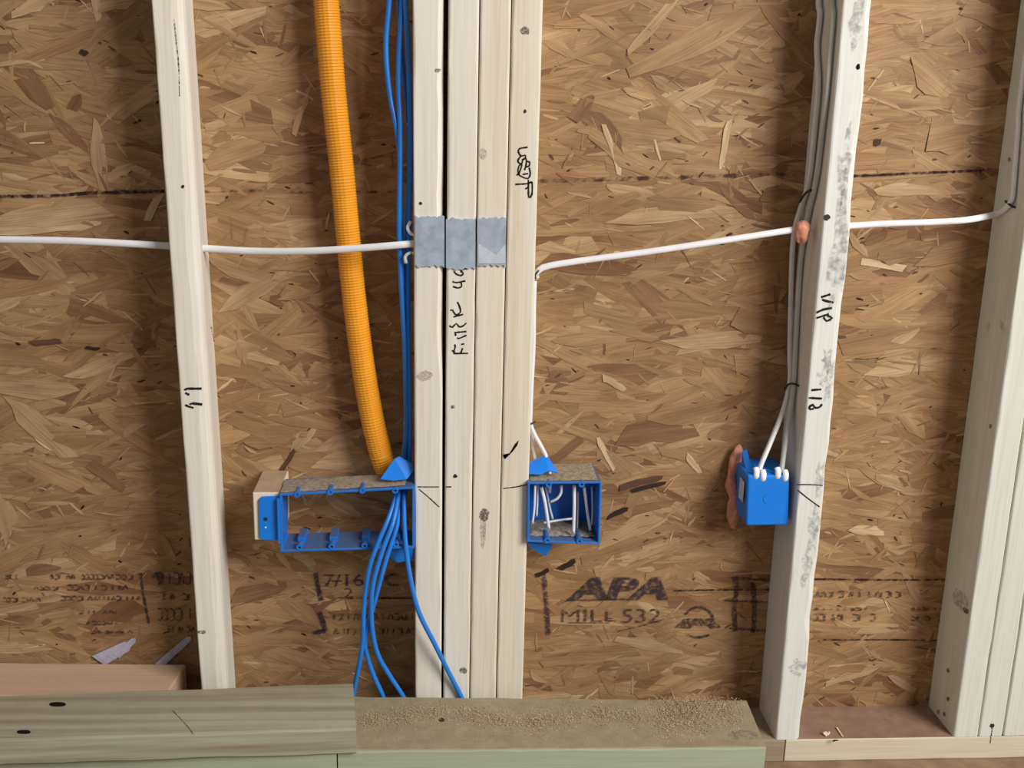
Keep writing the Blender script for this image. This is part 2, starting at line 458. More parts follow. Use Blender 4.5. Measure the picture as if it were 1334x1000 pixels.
# strands of the sheathing: real overlapping flakes
def build_strands():
    rnd = np.random.RandomState(11)
    X0, X1, Z0, Z1 = -1.25, 1.3, 0.0, 1.6
    area = (X1 - X0) * (Z1 - Z0)
    pal = {
        'tan': (0.415, 0.256, 0.126), 'mid': (0.365, 0.215, 0.102), 'lite': (0.50, 0.335, 0.182),
        'red': (0.265, 0.140, 0.068), 'pale': (0.62, 0.45, 0.27), 'dark': (0.12, 0.062, 0.035), 'void': (0.030, 0.014, 0.010)}
    specs = [  # count per m2, length, width, angle spread, depth, palette
        (900, (0.10, 0.24), (0.020, 0.055), 0.24, 0.0, [('mid', .38), ('tan', .48), ('red', .10), ('lite', .04)]),
        (700, (0.07, 0.19), (0.014, 0.040), 0.34, 0.6, [('mid', .32), ('tan', .50), ('red', .07), ('lite', .07)]),
        (280, (0.03, 0.09), (0.005, 0.018), 0.60, 1.0, [('mid', .32), ('tan', .46), ('red', .08), ('lite', .14)]),
        (900, (0.010, 0.04), (0.0012, 0.0042), 0.80, 1.35, [('mid', .20), ('tan', .26), ('lite', .34), ('red', .11), ('pale', .09)]),
        (260, (0.003, 0.012), (0.0010, 0.0032), 0.5, 1.6, [('dark', .65), ('void', .35)]),
    ]
    V, Fc, C, UV = [], [], [], []
    off = 0
    def add(cx, cz, L, W, ang, y, tilt, col, taper):
        nonlocal off
        n = 6
        ca, sa = math.cos(ang), math.sin(ang)
        us = np.linspace(-0.5, 0.5, n)
        top = []; bot = []
        bow = rnd.uniform(-0.25, 0.25) * W
        for i, t in enumerate(us):
            e = 1.0
            if i in (0, n - 1): e = rnd.uniform(0.05, 0.85) if taper else rnd.uniform(0.55, 1.0)
            elif i in (1, n - 2): e = rnd.uniform(0.6, 1.0) if taper else 1.0
            sh = rnd.uniform(-0.10, 0.10) * min(L, W * 4) if i in (0, n - 1) else 0
            j1 = 1 + rnd.uniform(-0.2, 0.2); j2 = 1 + rnd.uniform(-0.2, 0.2)
            bb = bow * (1 - 4 * t * t)
            top.append((t * L + sh, W / 2 * e * j1 + bb))
            bot.append((t * L - sh, -W / 2 * e * j2 + bb))
        ring = bot + top[::-1]
        sd = rnd.uniform(0, 50)
        for (a, b) in ring:
            yy = y + tilt[0] * a / L + tilt[1] * b / W
            V.append((cx + a * ca - b * sa, yy, cz + a * sa + b * ca))
            UV.append((a + sd, b + sd)); C.append((*col, 1.0))
        Fc.append(tuple(range(off, off + 2 * n)))
        off += 2 * n
    for (cnt, Lr, Wr, spread, dep, pl) in specs:
        names = [p[0] for p in pl]; pr = np.array([p[1] for p in pl]); pr /= pr.sum()
        for _ in range(int(cnt * area)):
            cx = rnd.uniform(X0, X1); cz = rnd.uniform(Z0, Z1)
            L = rnd.uniform(*Lr); W = rnd.uniform(*Wr)
            ang = rnd.normal(0, spread)
            c = np.array(pal[names[rnd.choice(len(names), p=pr)]]) * rnd.uniform(0.90, 1.10)
            y = OSBY - 0.0010 - dep * 0.0007 - rnd.uniform(0, 0.0007)
            add(cx, cz, L, W, ang, y, (rnd.uniform(-.0016, .0016), rnd.uniform(-.0012, .0012)) if L > 0.03 else (0, 0), tuple(c), True)
    # flakes that can be recognised in the photograph: px, py, length, width (pixels), angle, colour
    special = [
        (338, 765, 74, 22, -16, 'red'), (758, 138, 40, 17, -58, 'red'), (131, 205, 88, 17, 88, 'lite'), (205, 262, 55, 9, -60, 'pale'),
        (140, 620, 55, 19, 38, 'red'), (60, 445, 38, 7, -4, 'dark'), (121, 453, 17, 4, 8, 'void'), (127, 8, 30, 9, 85, 'pale'),
        (835, 628, 60, 9, -14, 'dark'), (845, 634, 48, 6, -14, 'void'), (805, 668, 30, 7, -25, 'void'), (732, 590, 70, 12, -38, 'red'),
        (738, 735, 27, 8, -28, 'void'), (706, 745, 20, 6, -28, 'void'), (810, 330, 26, 10, -12, 'pale'), (797, 195, 66, 7, 68, 'pale'),
        (945, 188, 60, 8, 95, 'pale'), (1218, 95, 70, 44, 35, 'tan'), (850, 30, 90, 12, -50, 'lite'), (905, 50, 180, 30, -28, 'tan'),
        (862, 560, 110, 34, -8, 'red'), (900, 530, 120, 30, -15, 'mid'), (800, 500, 36, 9, 30, 'pale'), (790, 590, 52, 8, 60, 'pale'),
        (905, 605, 36, 9, 48, 'pale'), (1120, 318, 42, 12, 45, 'lite'), (1150, 345, 60, 10, 8, 'pale'), (1130, 690, 48, 14, 6, 'pale'),
        (1155, 65, 120, 40, -14, 'tan'), (1180, 480, 110, 26, -10, 'lite'), (1165, 630, 60, 20, 20, 'lite'), (1180, 890, 60, 13, 30, 'lite'),
        (1110, 880, 80, 12, -18, 'lite'), (20, 430, 60, 10, 10, 'mid'), (40, 500, 110, 26, 4, 'lite'), (60, 570, 130, 28, 48, 'lite'),
        (130, 475, 90, 16, -22, 'lite'), (10, 680, 80, 26, 84, 'lite'), (315, 200, 90, 30, -20, 'tan'), (330, 380, 100, 22, -32, 'lite'),
        (300, 690, 90, 34, -4, 'tan'), (375, 600, 36, 6, -58, 'dark'), (1015, 250, 46, 18, -12, 'red'), (930, 440, 130, 24, -6, 'lite'),
        (1085, 440, 34, 5, -8, 'dark'), (1143, 184, 9, 8, 0, 'void'), (1240, 170, 60, 50, -12, 'mid'), (735, 300, 160, 22, -4, 'tan'),
        (770, 340, 120, 26, 2, 'red'), (880, 280, 170, 22, -6, 'lite'), (110, 68, 9, 6, 20, 'void'), (62, 292, 130, 18, -6, 'pale'),
        (70, 280, 160, 26, -8, 'lite'), (395, 140, 70, 10, -70, 'lite'), (470, 690, 60, 26, -8, 'mid'), (1000, 420, 90, 30, 10, 'mid'),
        (1250, 330, 110, 30, -12, 'mid'), (1205, 250, 130, 18, -2, 'lite'), (770, 810, 120, 20, 4, 'lite'), (850, 840, 110, 18, 12, 'lite'),
        (760, 860, 120, 20, -4, 'mid'), (330, 840, 100, 26, -12, 'mid'), (60, 720, 60, 18, -14, 'mid'), (58, 742, 46, 14, -10, 'red'),
    ]
    for (px, py, L, W, a, c) in special:
        p = on_y(px, py, OSBY - 0.002)
        k = 0.00108
        add(p.x, p.z, L * k, W * k, -R(a), OSBY - 0.0024 - rnd.uniform(0, 0.0003) - (0.0008 if c in ('void', 'dark') else 0), (0.0012, 0.0009), pal[c], c in ('lite', 'tan', 'mid'))
    me = bpy.data.meshes.new('strand_layer')
    o0 = BASE[wall.name]
    me.from_pydata([(a - o0.x, b - o0.y, c - o0.z) for a, b, c in V], [], Fc)
    ca = me.color_attributes.new('strand', 'FLOAT_COLOR', 'POINT')
    ca.data.foreach_set('color', np.array(C, dtype=np.float32).ravel())
    uvl = me.uv_layers.new(name='fibre')
    uvl.data.foreach_set('uv', np.array(UV, dtype=np.float32).ravel())
    me.materials.append(M['strand'])
    o = bpy.data.objects.new('strand_layer', me)
    COL.objects.link(o)
    o.parent = wall
    o['kind'] = 'stuff'
    o['label'] = 'tan and brown pressed wood strands'
build_strands()

# stamps and guide lines printed on the sheathing
PY = OSBY - 0.0037
NY = Vector((0, -1, 0))
def print_lines(strokes, w, mat, name='guide_line', yo=0.0):
    v, fc = ribbon([[on_y(x, y, PY - yo) for x, y in st] for st in strokes], NY, w)
    return mk(name, v, fc, mat, parent=wall)
print_lines([[(-60, 256), (60, 255), (120, 251), (214, 249)]], 0.0042, 'line')
print_lines([[(250, 250), (330, 248), (410, 251)], [(450, 250), (520, 250)]], 0.003, 'linefaint')
print_lines([[(700, 236), (800, 233), (900, 230), (1052, 226)]], 0.005, 'linefaint')
print_lines([[(1112, 229), (1180, 226), (1278, 222)]], 0.0034, 'line')
print_lines([[(450, 779), (500, 779), (542, 779)]], 0.0026, 'line')
print_lines([[(878, 769), (940, 768), (1010, 768)]], 0.0026, 'line')
print_lines([[(1058, 754), (1150, 755), (1238, 755)]], 0.003, 'line')
print_lines([[(1074, 833), (1150, 833), (1228, 834)]], 0.003, 'line')
def print_text(txt, px, py, hpx, mat, bold=0.0, wscale=1.0, shear=0.0, name='stamp_print', rot=0.0):
    cu = bpy.data.curves.new('tmp_text', 'FONT')
    cu.body = txt; cu.offset = bold; cu.shear = shear
    ob = bpy.data.objects.new('tmp_text', cu)
    COL.objects.link(ob)
    dg = bpy.context.evaluated_depsgraph_get()
    me = bpy.data.meshes.new_from_object(ob.evaluated_get(dg))
    P = on_y(px, py, PY)
    s = hpx * 0.00112 / 0.70
    vs = []
    for q in me.vertices:
        x, z = q.co.x * s * wscale, q.co.y * s
        vs.append(Vector((P.x + x * math.cos(rot) - z * math.sin(rot), PY - 0.0001, P.z + x * math.sin(rot) + z * math.cos(rot))))
    fs = [tuple(p.vertices) for p in me.polygons]
    bpy.data.objects.remove(ob); bpy.data.curves.remove(cu); bpy.data.meshes.remove(me)
    f0 = fs[0]
    nn = (vs[f0[1]] - vs[f0[0]]).cross(vs[f0[2]] - vs[f0[1]])
    if nn.y > 0: fs = [tuple(reversed(q)) for q in fs]
    return mk(name, vs, fs, mat, parent=wall)
print_text('APA', 744, 780, 30, 'stamp', 0.055, 1.62, 0.18)
print_text('MILL', 728, 810, 19, 'stampworn', 0.0, 1.45)
print_text('532', 808, 811, 21, 'stampworn', 0.004, 1.25)
print_text('7/16', 421, 763, 17, 'stamp', 0.006, 1.25)
print_text('C', 500, 763, 18, 'stampfaint', 0.02, 1.2)
print_lines([[(411, 746), (414, 762), (419, 782)], [(416, 797), (420, 808), (424, 822)], [(408, 824), (424, 821)]], 0.0078, 'stamp', 'stamp_print')
print_lines([[(709, 748), (711, 775), (713, 800), (714, 828)]], 0.007, 'stampfaint', 'stamp_print')
print_lines([[(739, 782), (818, 780)]], 0.0022, 'stamp', 'stamp_print', 0.0003)
print_lines([[(740, 811), (794, 811)], [(805, 822), (835, 815), (866, 806)]], 0.0018, 'stampfaint', 'stamp_print')
print_lines([[(893, 800), (903, 792), (915, 791), (926, 798), (930, 808)], [(896, 827), (910, 830), (924, 827)]], 0.0042, 'stamp', 'stamp_print')
print_lines([[(958, 750), (960, 768), (957, 790), (958, 822)], [(980, 756), (983, 790), (981, 824)]], 0.0075, 'stampfaint', 'stamp_print')
print_lines([[(952, 752), (1000, 756)], [(944, 782), (1000, 784)], [(950, 818), (1000, 822)]], 0.0035, 'stampfaint', 'stamp_print', 0.0003)
tz = [on_y(x, y, PY) for x, y in ((879, 817), (892, 805), (927, 805), (940, 817), (926, 819), (922, 815), (902, 815), (900, 819))]
mk('stamp_print', tz, [tuple(range(8))], 'stampfaint', parent=wall)
# lines of small worn print: unreadable marks, as in the photograph
def worn_rows(rows, seed, mat='stampfaint'):
    rnd = random.Random(seed)
    st = []
    for (x0, x1, y, h) in rows:
        x = x0
        while x < x1:
            w = rnd.uniform(3, 7)
            k = rnd.random()
            if k < 0.35: st.append([(x, y - h / 2), (x + rnd.uniform(-1, 1), y + h / 2)])
            elif k < 0.7: st.append([(x, y - h / 2), (x + w, y - h / 2 + rnd.uniform(0, 2)), (x + w, y + h / 2), (x, y + h / 2)])
            elif k < 0.9: st.append([(x, y + h / 2), (x + w / 2, y - h / 2), (x + w, y + h / 2)])
            x += w + rnd.uniform(1, 3)
    print_lines(st, 0.0026, mat, 'worn_print')
worn_rows([(66, 172, 751, 6), (88, 168, 765, 6), (80, 180, 779, 5), (108, 162, 797, 4), (114, 162, 811, 4), (118, 170, 823, 3)], 1, 'stampworn')
worn_rows([(0, 30, 751, 6), (4, 50, 781, 5), (36, 80, 766, 4)], 2, 'stampworn')
worn_rows([(206, 248, 753, 14), (214, 248, 777, 8), (206, 250, 800, 14), (225, 252, 820, 7)], 3, 'stampworn')
print_lines([[(183, 746), (187, 775), (194, 812)], [(200, 752), (204, 746), (208, 760)]], 0.004, 'stamp', 'stamp_print')
worn_rows([(436, 540, 803, 8), (436, 540, 822, 7)], 4)
print_text('2', 448, 778, 14, 'stampfaint', 0.006, 1.3)
worn_rows([(1062, 1176, 774, 7), (1062, 1138, 793, 3), (1060, 1140, 804, 8), (1188, 1228, 793, 3), (1188, 1228, 805, 5)], 5)

# bottom plate, two lengths meeting under the smeared stud
jx = on_y(1024, 969, 0).x
for (xa, xb, m_, lb, sk) in ((-1.9, jx - 0.002, 'plate_brown_shaded', 'bottom plate behind the stacked boards, their shadow painted into its brown', 0), (jx, 1.9, 'plate', 'pale bottom plate under the right-hand studs', 1)):
    v, f = lumber_mesh((xa, 0, 0.0), (xb, 0, 0.0), Vector((0, 0, 1)), Vector((0, 1, 0)), 0.038, 0.0885, 30, 0.0025, 0.3, None, 5 + sk)
    v = [p + Vector((0, 0, 0.019)) for p in v]
    mk('bottom_plate', v, orient(v, f), m_, label=lb, cat='wall plate')
v, f = lumber_mesh((-1.9, 0, 2.379), (1.9, 0, 2.379), Vector((0, 0, 1)), Vector((0, 1, 0)), 0.038, 0.0885, 10, 0.0025, 0.3, None, 9)
mk('top_plate', v, orient(v, f), 'plate', label='top plate across the heads of the studs', cat='wall plate')

# ------------------------------------------------------------------ studs
G4 = 'four studs nailed together in the middle of the wall'
def wane_left(t):
    z = 0.0382 + t * 2.32
    e = {'FR': (0.011 + 0.0015 * math.sin(z * 19) + 0.001 * math.sin(z * 51), 0.008 + 0.002 * math.sin(z * 13))}
    return e
st_left = Stud('stud', (218, 0), (279, 888), 'stud', 'lone pale stud at left with L-shaped marker strokes on its face', twist=R(5), w=0.037, corner=wane_left, seed=1)
def wane1(t):
    z = 0.0382 + t * 2.32
    k = min(1.0, max(0.0, (z - 0.55) / 0.10)) * 0.0042 + 0.0008 * math.sin(z * 40)
    return {'FR': (max(0, k), max(0, k) * 4)}
S1 = Stud('stud', (558, 0), (558, 900), 'stud', 'leftmost of the four middle studs, beside the blue cables', corner=wane1, w=0.0375, seed=2, group=G4)
S2 = Stud('stud', (604.5, 0), (594.5, 900), 'stud', 'second middle stud with lettering written upward below its metal plate', w=0.0372, seed=3, group=G4)
S3 = Stud('stud', (645, 0), (629.5, 900), 'stud_warm', 'third middle stud, yellowish along its right edge', w=0.0374, seed=4, group=G4, beside=S2, gap=0.0012)
S4 = Stud('stud', (686.5, 0), (664.5, 900), 'stud_warm', 'rightmost middle stud with a scribbled word and no metal plate', w=0.0375, seed=5, group=G4, beside=S3, gap=0.0012)
def wane_r(t):
    z = 0.0382 + t * 2.32
    a = max(0, 0.0035 + 0.003 * math.sin(z * 31) + 0.002 * math.sin(z * 83 + 1) + 0.0015 * math.sin(z * 170))
    return {'FR': (a, a * 1.2), 'FL': (0.0006 + 0.0006 * math.sin(z * 90), 0.0006)}
SR = Stud('stud', (1118, 0), (1026, 968), 'stud_grey', 'grey-smeared rough-edged stud carrying the bright blue outlet box', corner=wane_r, seed=6)
def wane_f(t):
    z = 0.0382 + t * 2.32
    a = max(0, 0.0012 * math.sin(z * 23) + 0.0012 * math.sin(z * 61))
    return {'FL': (a, a)}
GF = 'studs nailed together at the right edge'
SF1 = Stud('stud', (1298, 680), (1256.5, 970), 'stud_green', 'first stud of the right-hand group, its broad side showing', corner=wane_f, seed=7, group=GF)
SF2 = Stud('stud', (1334, 680), (1293.5, 970), 'stud_green', 'second stud of the right-hand group with a nail at its foot', w=0.0372, seed=8, group=GF, beside=SF1, gap=0.0014)
SF3 = Stud('stud', (1372, 680), (1331.5, 970), 'stud_green', 'outermost stud of the right-hand group, cut by the picture edge', w=0.0372, seed=9, group=GF, beside=SF2, gap=0.0014)

def strokes(data, sc, ox, oy):
    return [[(ox + x / sc, oy + y / sc) for x, y in st] for st in data]
st_left.write(strokes([[(545, 265), (400, 268), (220, 270), (180, 305)], [(190, 360), (230, 382), (280, 400)], [(560, 610), (430, 595), (320, 590), (290, 620)], [(190, 620), (260, 655), (370, 685)]], 16.67, 230, 490), 0.0030)
st_left.spot(238, 243, 2.2, 2.6, 'darkmetal', 'nail_head')
st_left.write([[(227, 25), (230, 55), (233, 85), (234, 125)]], 0.0012, 'fade', 'grain_crack')
st_left.spot(263, 823, 6, 2.5, 'knotdark', 'knot')
st_left.write([[(275, 425), (279, 445)]], 0.0014, 'fade', 'pencil_mark')
S2.write(strokes([[(150, 860), (285, 858)], [(150, 855), (165, 800), (160, 775)], [(215, 860), (235, 810)], [(220, 775), (250, 770)], [(135, 830), (165, 855)],
                  [(160, 665), (270, 655)], [(270, 690), (200, 720), (185, 710)], [(165, 660), (170, 695)], [(110, 600), (140, 615), (175, 580), (200, 610), (235, 605), (270, 575)],
                  [(150, 520), (240, 495)], [(120, 460), (140, 455), (170, 500), (215, 475), (205, 420), (185, 380)],
                  [(140, 190), (180, 200), (225, 190), (260, 185)], [(145, 235), (190, 250), (225, 235), (220, 200)],
                  [(155, 95), (175, 120), (220, 135), (240, 110), (215, 95)], [(215, 95), (240, 75), (285, 65)]], 7.15, 570, 340), 0.0021)
S4.write(strokes([[(375, 215), (270, 235), (255, 280), (290, 330), (340, 320), (350, 350), (310, 380)], [(290, 330), (250, 380), (260, 420), (300, 430), (310, 370)],
                  [(345, 350), (360, 400), (345, 490), (330, 510)], [(365, 400), (400, 410), (395, 460), (360, 470)],
                  [(230, 575), (260, 560), (300, 450), (270, 450), (250, 510), (260, 570), (300, 600), (380, 625), (410, 560), (395, 480)],
                  [(310, 570), (380, 560)], [(215, 700), (370, 690), (425, 665)], [(385, 640), (390, 865), (430, 830), (435, 700), (425, 665)], [(345, 760), (380, 740)]], 10, 650, 170), 0.0021)
SR.write(strokes([[(200, 135), (260, 115)], [(205, 150), (235, 160), (280, 170)], [(170, 235), (215, 215), (270, 205)], [(170, 270), (250, 245)], [(215, 265), (235, 290), (270, 270), (240, 255)]], 5, 1030, 360), 0.0030)
SR.write(strokes([[(135, 740), (200, 735)], [(120, 790), (205, 795)], [(120, 850), (145, 835), (160, 855), (190, 850), (205, 830)], [(120, 850), (130, 865), (150, 860)]], 5, 1030, 360), 0.0030)
S1.write([[(544, 634), (558, 634), (572, 634)], [(546, 637), (559, 648), (572, 660)]], 0.0014, 'pencil', 'layout_mark')
S2.write([[(581, 634), (588, 634)]], 0.0018, 'pencil', 'layout_mark')
S4.write([[(656, 636), (672, 634), (687, 631)]], 0.0016, 'pencil', 'layout_mark')
S4.poly([(655, 592), (658, 598), (668, 588), (674, 580), (676, 573), (671, 578), (664, 590), (657, 597)], 'black', 'split')
SR.write([[(1038, 631), (1055, 631), (1072, 632)], [(1039, 638), (1054, 650), (1068, 660)]], 0.0016, 'pencil', 'layout_mark')
S1.spot(553, 490, 10, 7, 'knot', 'knot', -0.15); S1.spot(570, 92, 4, 3, 'knotdark', 'knot')
S1.spot(548, 265, 2.2, 2, 'darkmetal', 'nail_head')
S2.spot(590, 530, 3, 2.4, 'knotdark', 'nail_head'); S2.spot(593, 620, 3, 2.4, 'darkmetal', 'nail_head'); S2.spot(604, 873, 5, 4, 'knotdark', 'knot')
S3.spot(629, 200, 5, 8, 'knot', 'knot'); S3.spot(631, 670, 6, 9, 'knotdark', 'knot', 0.2); S3.spot(629, 690, 4, 24, 'knot', 'stain')
S4.spot(684, 40, 6.5, 5, 'knotdark', 'knot', 0.4); S4.spot(684, 145, 2, 2.4, 'darkmetal', 'nail_head')
SR.spot(1118, 87, 2.6, 4, 'black', 'nail_head'); SR.spot(1077, 283, 4.5, 4, 'darkmetal', 'nail_head')
SR.spot(1099, 245, 2.2, 30, 'smear', 'grain_crack', 0.12)
for (x, y, a, b, r_) in ((1078, 470, 7, 14, .1), (1072, 492, 6, 12, .1), (1081, 500, 5, 24, .15), (1067, 622, 7, 26, .1), (1060, 690, 8, 30, .12), (1050, 745, 6, 22, .1), (1040, 870, 10, 12, .1), (1116, 30, 9, 34, .1), (1085, 590, 5, 14, .1), (1098, 230, 8, 50, .12), (1090, 340, 10, 60, .12)):
    SR.spot(x, y, a, b, 'smear', 'stain', r_, rough=0.55)
SF2.spot(1292.5, 945, 3, 3, 'darkmetal', 'nail_head'); SF2.write([[(1293, 948), (1290, 968)]], 0.0018, 'fade', 'nail_scratch')
SF1.spot(1252, 782, 9, 17, 'smear', 'bruise', -0.5, -1); SF1.spot(1258, 795, 3, 5, 'knotdark', 'bruise', -0.5, -1)
for (x, y) in ((1235, 873), (1235, 910), (1222, 927), (1230, 930), (1290, 555), (1315, 208)):
    SF1.spot(x, y, 2, 3, 'knotdark', 'nail_hole', 0, -1)
SF1.spot(1306, 425, 3.5, 8, 'smear', 'bruise', -0.3, -1); SF1.spot(1287, 425, 2.5, 8, 'smear', 'bruise', 0, -1)

# ------------------------------------------------------------------ boards lying in front of the wall
def slab(name, corners, ztop, th, mat, label, seed=0, cat='board'):
    """flat board from its four top corners (back-left, back-right, front-right, front-left) in the photograph"""
    c = [on_z(x, y, ztop) for x, y in corners]
    n = 24
    verts, faces = [], []
    rnd = random.Random(seed)
    r = 0.003
    for i in range(n + 1):
        t = i / n
        b = c[0].lerp(c[1], t); f_ = c[3].lerp(c[2], t)
        d = (f_ - b).normalized()
        up = Vector((0, 0, 1))
        rr = r * rnd.uniform(0.6, 1.3)
        prof = [b - up * th + d * rr, b - up * (th - rr), b - up * rr, b + d * rr, f_ - d * rr, f_ - d * rr * .3 - up * rr * .3, f_ - up * rr, f_ - up * (th - rr), f_ - up * th - d * rr]
        verts += prof
    m_ = 9
    for i in range(n):
        for j in range(m_):
            a = i * m_ + j; b2 = i * m_ + (j + 1) % m_
            faces.append((a, b2, b2 + m_, a + m_))
    faces.append(tuple(range(m_))[::-1]); faces.append(tuple(range(n * m_, (n + 1) * m_)))
    return mk(name, verts, orient(verts, faces), mat, label=label, cat=cat)
ZR, ZL = 0.126, 0.164
slab('sawdust_board', [(462, 906), (972, 911), (998, 973), (440, 978)], ZR, 0.038, 'treated2', 'short flat board strewn with sawdust in front of the middle studs', 1)
slab('treated_board', [(-90, 908), (460, 889), (464, 949), (-90, 966)], ZL, 0.038, 'treated', 'greenish grained board lying on top of the stack at lower left', 2)
# boards under them
a = on_z(438, 979, ZR); b = on_z(-90, 999, ZR); c = on_z(440, 908, ZR)
slab_z = ZR
v, f = lumber_mesh((b.x, a.y - 0.002, ZR - 0.019), (a.x, a.y - 0.002, ZR - 0.019), Vector((0, 0, 1)), Vector((0, 1, 0)), 0.0378, 0.10, 20, 0.0025, 0.3, None, 21)
mk('grey_board', v, orient(v, f), 'treated2', label='weathered board under the greenish board at lower left', cat='board')
xr = on_z(985, 975, ZR).x
for k, (z0, z1, m_, lb) in enumerate(((0.0, 0.038, 'plate', 'lowest long board of the stack on the floor'), (0.038, 0.076, 'treated2', 'long board in the middle of the stack on the floor'), (0.076, 0.0878, 'plate_brown_shaded', 'thin packing strip under the sawdust board'))):
    v, f = lumber_mesh((b.x, a.y + 0.004, (z0 + z1) / 2), (xr - 0.02, a.y + 0.004, (z0 + z1) / 2), Vector((0, 0, 1)), Vector((0, 1, 0)), z1 - z0 - 0.0002, 0.088, 12, 0.0022, 0.3, None, 30 + k)
    mk('support_board' if k < 2 else 'packing_strip', v, orient(v, f), m_, label=lb, cat='board')
# knots on the treated board
def flat_spot(px, py, rx, ry, z, par, mat, name, rot=0):
    pts = []
    for i in range(12):
        t = 2 * math.pi * i / 12
        k = abs(math.cos(t)) ** 0.6 * (1 if math.cos(t) > 0 else -1)
        x, y = rx * k, ry * math.sin(t)
        pts.append(on_z(px + x * math.cos(rot) - y * math.sin(rot), py + x * math.sin(rot) + y * math.cos(rot), z))
    nn = (pts[1] - pts[0]).cross(pts[2] - pts[1])
    if nn.z < 0: pts.reverse()
    mk(name, pts, [tuple(range(12))], mat, parent=par)
tb = bpy.data.objects['treated_board']
flat_spot(75, 917, 11, 3, ZL + 0.0005, tb, 'black', 'knot_hole')
flat_spot(31, 953, 9, 2.6, ZL + 0.0005, tb, 'black', 'knot_hole')
sb = bpy.data.objects['sawdust_board']
flat_spot(968, 957, 20, 6.5, ZR + 0.0005, sb, 'smear', 'grey_scuff')
flat_spot(576, 937, 3.5, 2.5, ZR + 0.0012, sb, 'darkmetal', 'nail_head')
v, f = ribbon([[on_z(225, 925, ZL + .0006), on_z(242, 943, ZL + .0006), on_z(253, 957, ZL + .0006)]], Vector((0, 0, 1)), 0.0008)
mk('scratch', v, f, 'fade', parent=tb)
# square post cut-off in the left bay, on the plate
c0 = on_z(-110, 851, 0.134); c1 = on_z(242, 865, 0.134); c3 = on_z(236, 906, 0.134)
c0.y = min(c0.y, OSBY - 0.004); c1.y = min(c1.y, OSBY - 0.004)
d = (c1 - c0).normalized(); nrm_ = Vector((d.y, -d.x, 0))
dep = 0.088
vs = []
for P in (c0, c1):
    off = (Vector((-0.006, 0, 0)) if P is c1 else Vector())
    for (k, z) in ((0.0, 0.0382), (0.0, 0.134), (dep, 0.134), (dep, 0.0382)):
        q = P + nrm_ * k + off * (k / dep); vs.append(Vector((q.x, q.y, z)))
fs = [(0, 1, 2, 3), (7, 6, 5, 4), (0, 4, 5, 1), (1, 5, 6, 2), (2, 6, 7, 3), (3, 7, 4, 0)]
post = mk('post_offcut', vs, orient(vs, fs), 'cutoff', label='pinkish sawn post offcut lying in the left bay', cat='offcut')
bm_ = post.modifiers.new('bevel', 'BEVEL'); bm_.width = 0.002; bm_.segments = 2

# ------------------------------------------------------------------ orange conduit
pts = [on_y(x, y, 0.052) for x, y in ((420, -70), (425, 0), (434, 114), (446, 228), (453, 304), (461, 385), (472, 470), (484, 540), (496, 590), (504, 612))]
first = pts[0].copy(); pts = [first + Vector((-0.03, 0.0, 0.9)), first + Vector((-0.015, 0, 0.4))] + pts
path = catmull(pts, 0.0009)
v, f = tube(path, 0.0158, sides=18, radf=lambda i: 1.0 + 0.028 * (1 if (i % 4) < 2 else -1))
mk('orange_conduit', v, f, 'orange', smooth=False, label='orange corrugated conduit hanging down the bay left of the middle studs', cat='conduit')

# ------------------------------------------------------------------ blue outlet boxes
def ring(TL, TR, BR, BL, depth, t, back=False, taper=0.0):
    """open box: four walls going back from the front rim, optional back panel"""
    c = (TL + TR + BR + BL) / 4
    def ins(p, k): 
        return p + Vector((math.copysign(k, c.x - p.x), 0, math.copysign(k, c.z - p.z)))
    fo = [TL, TR, BR, BL]; fi = [ins(p, t) for p in fo]
    D = Vector((0, depth, 0))
    bo = [ins(p, taper) + D for p in fo]; bi = [ins(p, t + taper) + D for p in fo]
    verts = fo + fi + bo + bi
    faces = []
    for i in range(4):
        j = (i + 1) % 4
        faces += [(i, j, 4 + j, 4 + i), (i, 8 + i, 8 + j, j), (4 + i, 4 + j, 12 + j, 12 + i)]
        if not back: faces.append((8 + i, 12 + i, 12 + j, 8 + j))
    if back:
        k = Vector((0, -t, 0))
        verts += [p + k for p in bi]
        faces.append((8, 9, 10, 11)); faces.append((19, 18, 17, 16))
    return verts, faces
def fix_normals(o):
    import bmesh
    bm = bmesh.new(); bm.from_mesh(o.data)
    bmesh.ops.recalc_face_normals(bm, faces=bm.faces)
    bm.to_mesh(o.data); bm.free()
def cyl(P, axis, r, h, n=14, hole=0.0):
    axis = Vector(axis).normalized()
    a = axis.orthogonal().normalized(); b = axis.cross(a)
    verts, faces = [], []
    if hole:
        for (rr, hh) in ((r, 0), (r, h), (hole, h), (hole, 0)):
            for i in range(n):
                t = 2 * math.pi * i / n
                verts.append(P + a * rr * math.cos(t) + b * rr * math.sin(t) + axis * hh)
        for k in range(4):
            for i in range(n):
                j = (i + 1) % n; k2 = (k + 1) % 4
                faces.append((k * n + i, k * n + j, k2 * n + j, k2 * n + i))
    else:
        for hh in (0, h):
            for i in range(n):
                t = 2 * math.pi * i / n
                verts.append(P + a * r * math.cos(t) + b * r * math.sin(t) + axis * hh)
        for i in range(n):
            j = (i + 1) % n
            faces.append((i, j, n + j, n + i))
        faces += [tuple(range(n))[::-1], tuple(range(n, 2 * n))]
    return verts, faces
